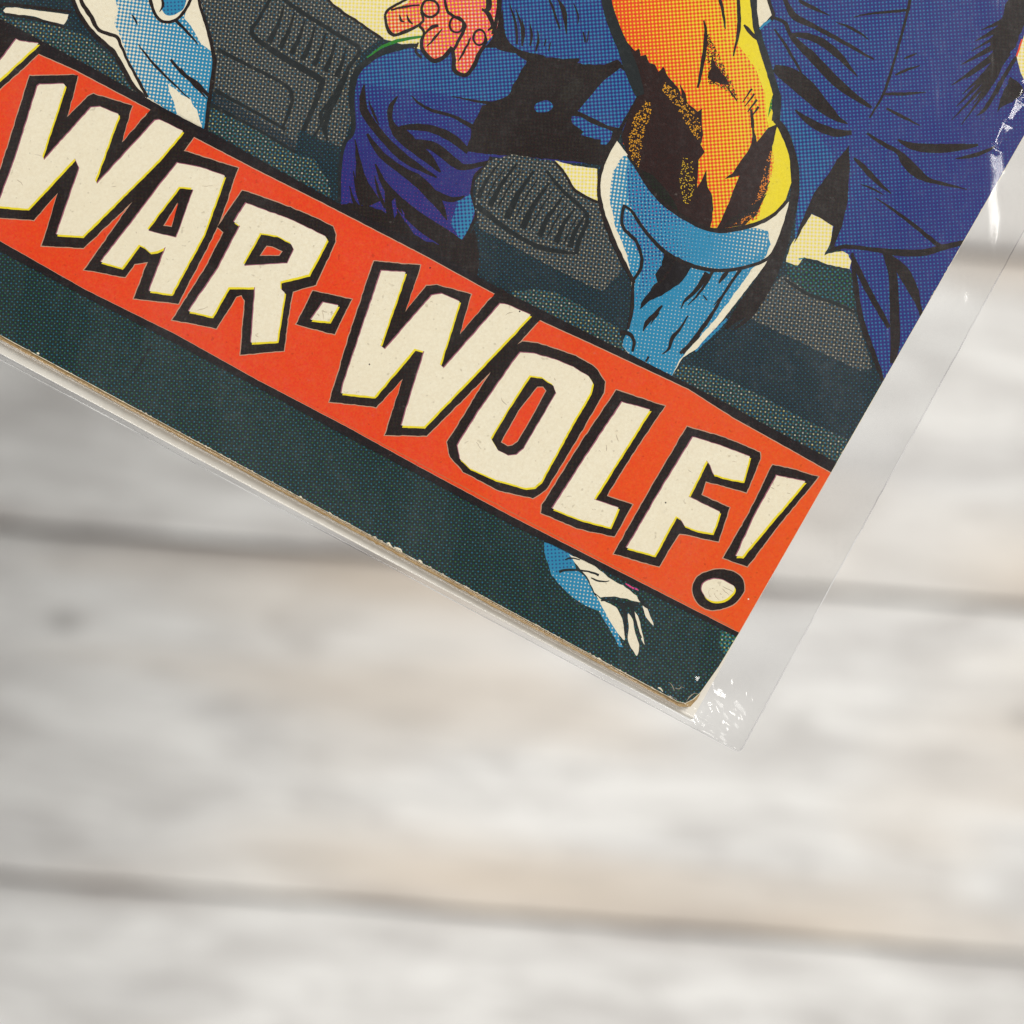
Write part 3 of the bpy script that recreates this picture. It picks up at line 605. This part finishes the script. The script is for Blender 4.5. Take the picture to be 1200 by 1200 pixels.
# ---------------- banner
B = Plate()
UP = [(-1200, -622), (0, 22), (100, 75), (200, 131), (241, 152), (325, 199), (400, 240), (500, 291), (600, 346), (740, 416), (787, 440), (850, 472), (897, 498), (982, 543)]
UPB = [(-1200, -600), (0, 40), (45, 64), (88, 83), (175, 129), (226, 161), (305, 202), (375, 237), (497, 300), (579, 345), (632, 376), (700, 407), (807, 457), (860, 491), (925, 527), (985, 561)]
LO = [(-1200, -358), (0, 282), (100, 339), (207, 392), (300, 444), (405, 499), (490, 546), (600, 605), (725, 669), (880, 748)]
LOB = [(-1200, -346), (0, 294), (100, 348), (175, 386), (300, 453), (400, 508), (490, 556), (600, 615), (725, 677), (880, 754)]
B.poly(UP+LOB[::-1], (0.6, .8, .3, 1), jit=.3)
B.poly([(x, y-1.1) for x, y in UPB]+[(x, y+.5) for x, y in LO[::-1]], (.1, .42, .36, 2.25), jit=.15)
B.poly(UPB+LO[::-1], (0, 1, 1, 2.0), jit=.15, grad=(560, 330, 980, 560, (0, .95, 1, 2.0)))
B.stroke([(330, 457), (480, 537), (640, 622), (860, 736)], [.2, .9, .9, .9], (.1, .75, .8, 2.3), False)
B.build('title_banner', cover)

# ---------------- title lettering: outline, cream face, off-register yellow and magenta rims
T = Plate()
LET = [
 dict(o=[(-60, 60), (-40, 20), (4, 36), (50, 60), (43, 66), (0, 105), (-30, 132)], f=[(19, 46), (23, 48), (46, 51), (0, 93), (-26, 116), (-26, 100), (0, 71)]),
 dict(o=[(35, 89), (92, 88), (79, 137), (103, 113), (110, 110), (155, 124), (143, 167), (173, 133), (180, 124), (232, 155), (215, 178), (195, 197), (155, 237), (98, 291), (49, 288), (68, 226), (40, 258), (-6, 255), (-14, 240), (1, 197)],
      f=[(44, 101), (47, 99), (75, 98), (77, 100), (50, 183), (52, 187), (107, 126), (118, 125), (139, 134), (139, 137), (112, 211), (114, 215), (182, 141), (187, 140), (215, 154), (186, 188), (97, 277), (66, 275), (93, 197), (88, 186), (33, 245), (-2, 242), (-1, 236), (18, 185)]),
 dict(o=[(213, 176), (279, 197), (257, 262), (232, 312), (209, 356), (157, 350), (173, 307), (158, 310), (147, 325), (99, 316), (155, 237), (190, 190)],
      f=[(208, 191), (235, 196), (264, 206), (239, 275), (201, 345), (175, 341), (194, 290), (184, 295), (176, 296), (169, 290), (163, 287), (143, 314), (118, 307), (163, 249), (190, 213)],
      h=[(211, 221), (226, 222), (206, 278), (174, 270), (192, 246)], r=[(209, 238), (201, 265), (193, 264)]),
 dict(o=[(284, 223), (330, 239), (372, 256), (390, 266), (394, 275), (393, 284), (381, 310), (370, 334), (343, 342), (337, 378), (333, 411), (282, 416), (287, 352), (283, 346), (277, 348), (254, 385), (202, 375), (240, 315), (262, 272), (255, 266)],
      f=[(288, 238), (340, 257), (382, 277), (384, 281), (362, 322), (329, 330), (329, 338), (334, 343), (325, 400), (294, 402), (299, 337), (268, 337), (249, 371), (221, 365), (255, 315), (281, 265), (274, 260)],
      h=[(306, 275), (325, 278), (341, 286), (344, 292), (336, 308), (300, 310), (286, 311)], r=[(313, 289), (319, 290), (330, 295), (327, 299), (306, 299)]),
 dict(o=[(367, 341), (412, 351), (392, 392), (347, 380)], f=[(379, 354), (397, 358), (386, 377), (364, 375)]),
 dict(o=[(438, 306), (493, 311), (475, 365), (500, 335), (512, 334), (552, 345), (539, 392), (579, 345), (588, 338), (634, 374), (610, 400), (575, 436), (500, 511), (451, 510), (472, 444), (441, 477), (386, 471), (410, 390)],
      f=[(447, 317), (476, 319), (446, 405), (451, 409), (506, 346), (518, 344), (539, 353), (516, 427), (520, 431), (586, 356), (592, 356), (622, 369), (595, 398), (497, 500), (470, 499), (497, 412), (486, 409), (439, 465), (400, 461), (402, 450)]),
 dict(o=[(612, 400), (630, 402), (675, 417), (698, 431), (709, 447), (708, 460), (672, 522), (640, 574), (625, 584), (585, 575), (543, 553), (527, 535), (524, 518), (575, 436), (600, 408)],
      f=[(610, 413), (626, 414), (650, 421), (672, 430), (690, 441), (695, 449), (692, 460), (670, 498), (650, 535), (634, 564), (626, 571), (616, 572), (580, 562), (551, 549), (539, 538), (536, 522), (560, 483), (604, 420)],
      h=[(622, 442), (636, 444), (648, 452), (651, 460), (630, 496), (613, 525), (605, 532), (595, 533), (583, 527), (576, 515), (596, 482), (616, 450)],
      r=[(630, 454), (636, 454), (639, 458), (622, 490), (606, 517), (600, 521), (595, 522), (588, 518), (608, 482)]),
 dict(o=[(722, 457), (779, 476), (745, 526), (711, 581), (741, 591), (720, 629), (676, 619), (634, 601), (635, 592), (680, 520)],
      f=[(729, 471), (762, 480), (729, 532), (696, 585), (725, 595), (715, 618), (680, 609), (647, 596), (688, 532)]),
 dict(o=[(805, 500), (850, 513), (891, 530), (891, 538), (875, 577), (827, 564), (822, 580), (855, 595), (842, 635), (796, 625), (772, 664), (719, 649), (760, 576)],
      f=[(812, 512), (845, 522), (879, 535), (871, 564), (853, 561), (836, 556), (832, 546), (828, 540), (807, 582), (826, 591), (844, 600), (835, 625), (817, 622), (802, 616), (797, 608), (792, 605), (767, 651), (734, 642), (775, 572)]),
 dict(o=[(905, 545), (930, 550), (959, 559), (915, 612), (876, 664), (847, 654), (878, 600)], f=[(910, 557), (944, 564), (905, 610), (870, 652), (862, 652), (884, 604)]),
 dict(o=[(845, 667), (860, 670), (870, 678), (872, 692), (861, 707), (848, 713), (836, 715), (824, 712), (815, 704), (811, 690), (816, 677), (828, 670)],
      f=[(840, 678), (850, 681), (861, 688), (857, 697), (849, 703), (838, 705), (829, 702), (823, 694), (823, 685), (830, 680)], s=True),
]
sh = lambda p, dx, dy: [(x+dx, y+dy) for x, y in p]
RB = [(-1200, -600), (0, 41), (500, 302), (985, 562), (885, 748), (600, 603), (0, 280), (-1200, -358)]
for d in LET:
    q = clip(offset(d['o'] if not d.get('s') else smooth(d['o']), 1.0), RB)
    T.poly(q, (.12, .40, .36, 2.30), False, jit=.45)
T2 = []
for d in LET: T.poly(d['o'], BLK, d.get('s', False), jit=.45)
for d in LET:
    s = d.get('s', False); f = d['f']
    T.poly(sh(f, 1.2, 2.1), YEL, s, jit=.3); T.poly(sh(f, -.8, -.8), (.25, .75, .05, 2.45), s, jit=.3); T.poly(offset(f, -.25), CREAM, s, jit=.3)
    if 'h' in d:
        T.poly(sh(offset(d['h'], .1), -1.2, -1.9), YEL, False, jit=.2); T.poly(sh(offset(d['h'], .1), .6, .7), (.25, .75, 0, 2.45), False, jit=.2); T.poly(d['h'], BLK, False, jit=.35)
        T.poly(offset(d['r'], .9), (.12, .40, .36, 2.30), jit=.2); T.poly(d['r'], RED, jit=.2)
# hairline wrinkles and specks in the cream faces
for _ in range(130):
    d = random.choice(LET[1:]); xs = [p[0] for p in d['f']]; ys = [p[1] for p in d['f']]
    x = random.uniform(min(xs)+8, max(xs)-8); y = random.uniform(min(ys)+8, max(ys)-8); a = random.gauss(.6, .5); l = random.choice([random.uniform(1, 3), random.uniform(3, 14)])
    # keep only marks that fall on a face
    def inside(p, q):
        r = False
        for i in range(len(q)):
            (x1, y1), (x2, y2) = q[i], q[i-1]
            if (y1 > p[1]) != (y2 > p[1]) and p[0] < (x2-x1)*(p[1]-y1)/(y2-y1)+x1: r = not r
        return r
    e = (x+l*math.cos(a), y+l*math.sin(a))
    if inside((x, y), d['f']) and inside(e, d['f']) and not ('h' in d and (inside((x, y), d['h']) or inside(e, d['h']))):
        T.stroke([(x, y), ((x+e[0])/2+random.uniform(-1, 1), (y+e[1])/2+random.uniform(-1, 1)), e], [.3, random.uniform(.6, 1.0), .3], (.08, .1, .12, 2.0+random.uniform(.15, .42)), jit=.6)
for x, y in ((609, 365), (433, 427-0), (780, 589), (877, 702), (504, 314)):
    T.poly([(x+1*math.cos(a), y+1*math.sin(a)) for a in (0, 1, 2, 3, 4, 5)], BLK if x < 800 else CREAM, jit=0)
T.build('title_lettering', cover)

# ------------------------------------------------------------------ backing board
BD = [tuple(TL+Vector((-30, -20))), tuple(TR+Vector((10, -20))), (1192, 172), (866, 742), (849, 775), (811, 843.5), (600, 734), (300, 574.5), (0, 414), tuple(BL+Vector((-30, 2)))]
bd = slab('backing_board', BD, -0.0018, -0.00125, M_board)
tag(bd, 'white backing board showing as a thin strip below the comic inside the sleeve', 'backing board')

# ------------------------------------------------------------------ clear sleeve: front and back film, welded side
def side(x, y, p, q):                 # signed distance (px) of (x,y) left of p->q
    dx, dy = q[0]-p[0], q[1]-p[1]; L = math.hypot(dx, dy); return ((x-p[0])*dy-(y-p[1])*dx)/L
SR0, SR1 = (876, 872), (1206, 266)    # right (welded) edge of the film
SB0, SB1 = (866, 880), (0, 420)
def sleeve():
    root = empty('plastic_sleeve', (0, 0, -0.0012))
    tag(root, 'clear plastic comic sleeve with crinkled lower corner and overhanging right edge', 'plastic sleeve')
    ub = Vector((SB1[0]-SB0[0], SB1[1]-SB0[1])).normalized(); vr = Vector((SR1[0]-SR0[0], SR1[1]-SR0[1])).normalized()
    O = Vector((869, 884))
    us = [0, 1, 2.2, 4, 6]+[6+i*2.2 for i in range(1, 60)]+[138+i*6 for i in range(1, 20)]+[252+i*30 for i in range(1, 63)]
    vs = [0, 1, 2.2, 4, 6]+[6+i*2.2 for i in range(1, 60)]+[138+i*5 for i in range(1, 121)]+[738+i*1.3 for i in range(1, 108)]+[877.1+i*5 for i in range(1, 22)]+[985+i*60 for i in range(1, 38)]
    def outline(u, v):
        p = O+ub*u+vr*v
        # softly rounded, slightly ragged corner
        r = 6
        if u < r and v < r:
            du, dv = r-u, r-v; l = math.hypot(du, dv)
            if l > r: k = r/l; p = O+ub*(r-du*k)+vr*(r-dv*k)
        j = 0.7*noise.noise((p.x*.05, p.y*.05, 1)) + .5*noise.noise((p.x*.2, p.y*.2, 1))
        return p+Vector((j*.6, j*.4))
    def sheet(name, front):
        V = []; nu, nv = len(us), len(vs)
        for v in vs:
            for u in us:
                p = outline(u, v)
                dr = side(p.x, p.y, (866, 742), (1200, 160)) # px outside the comic's right edge (positive = right of it)
                db = side(p.x, p.y, (600, 719), (0, 393))
                # db>0 below the comic
                out_r = max(0.0, -dr) if dr < 0 else 0.0
                out_r = abs(dr) if (p-Vector((866, 742))).dot(Vector((-vr.y, vr.x))) > 0 else 0.0
                out_b = abs(db) if (p-Vector((600, 719))).dot(Vector((ub.y, -ub.x))) > 0 else 0.0
                sm = lambda t: (lambda q: q*q*(3-2*q))(max(0.0, min(1.0, t)))
                e = sm(u/56.0)*sm(v/8.0)
                top = 0.00040-0.00145*sm(out_b/6.0)          # lies low on the board, steps up over the comic
                zf = -0.0019+(0.0019+top)*e; zb = -0.0021
                z = zf if front else zb
                x, y = p.x, p.y
                rip = 0.00016*noise.noise((x*.012, y*.012, 5))+0.00007*noise.noise((x*.04, y*.02, 9))
                # crinkles at the lower corner and the overhang
                c = math.exp(-((x-845)**2+(y-835)**2)/(2*34**2))
                cr = 0.0012*c*(abs(noise.noise((x*.045, y*.036, 2)))-0.25)+0.0003*c*noise.noise((x*.085, y*.07, 4))
                # a short crinkled fold beside the comic's edge: little steps that catch the window
                du = (x-1183)*.88+(y-140)*.47; dv = (x-1183)*-.47+(y-140)*.88
                du += 0.9*noise.noise((x*.09, y*.09, 40))
                win = max(0, min(1, (9.5-abs(du))/4.0))*max(0, min(1, (46-abs(dv))/10.0)); win = win*win*(3-2*win)
                if win > 0:
                    ph = ((dv+60+9*noise.noise((x*.04, y*.04, 50)))/33.0) % 1.0
                    saw = ph/.92 if ph < .92 else (1-ph)/.08
                    cr += win*(0.00040*saw+0.00002-0.08*du/PX)
                if u < 90: cr += 0.00022*noise.noise((x*.03, y*.011, 12))*min(1, u/20)
                z += (rip+cr)*(1 if front else .8)
                if front: z = max(z, 0.00016 if out_r < 1 and out_b < 1 and e > .93 else -0.00193)
                else: z = min(z, -0.00196)
                if min(u, v) == 0: z = -0.00195
                V.append(((p.x-600)/PX, (600-p.y)/PX, z+0.0012))
        F = [(j*nu+i, j*nu+i+1, (j+1)*nu+i+1, (j+1)*nu+i) for j in range(nv-1) for i in range(nu-1)]
        o = mesh_obj(name, V, F, M_film, root, True)
        return o
    f = sheet('front_film', True); b = sheet('back_film', False)
    # weld: a fine raised bead along the side and bottom edges
    def bead(name, pts, r):
        V = []; F = []; k = 6
        for i, p in enumerate(pts):
            q = pts[min(i+1, len(pts)-1)]; o = pts[max(i-1, 0)]; t = (Vector(q)-Vector(o)).normalized(); n = Vector((-t.y, t.x, 0))
            for a in range(k):
                an = a*2*math.pi/k; V.append(tuple(Vector(p)+n*math.cos(an)*r+Vector((0, 0, 1))*math.sin(an)*r))
        for i in range(len(pts)-1):
            for a in range(k): F.append((i*k+a, i*k+(a+1) % k, (i+1)*k+(a+1) % k, (i+1)*k+a))
        return mesh_obj(name, V, F, M_bead, root, True)
    sp = [(*[((outline(0, v)).x-600)/PX], (600-outline(0, v).y)/PX, -0.00075) for v in vs]
    bead('welded_edge', sp, 0.00006)
    bp = [((outline(u, 0).x-600)/PX, (600-outline(u, 0).y)/PX, -0.00075) for u in us]
    bead('bottom_fold', bp, 0.00005)
sleeve()
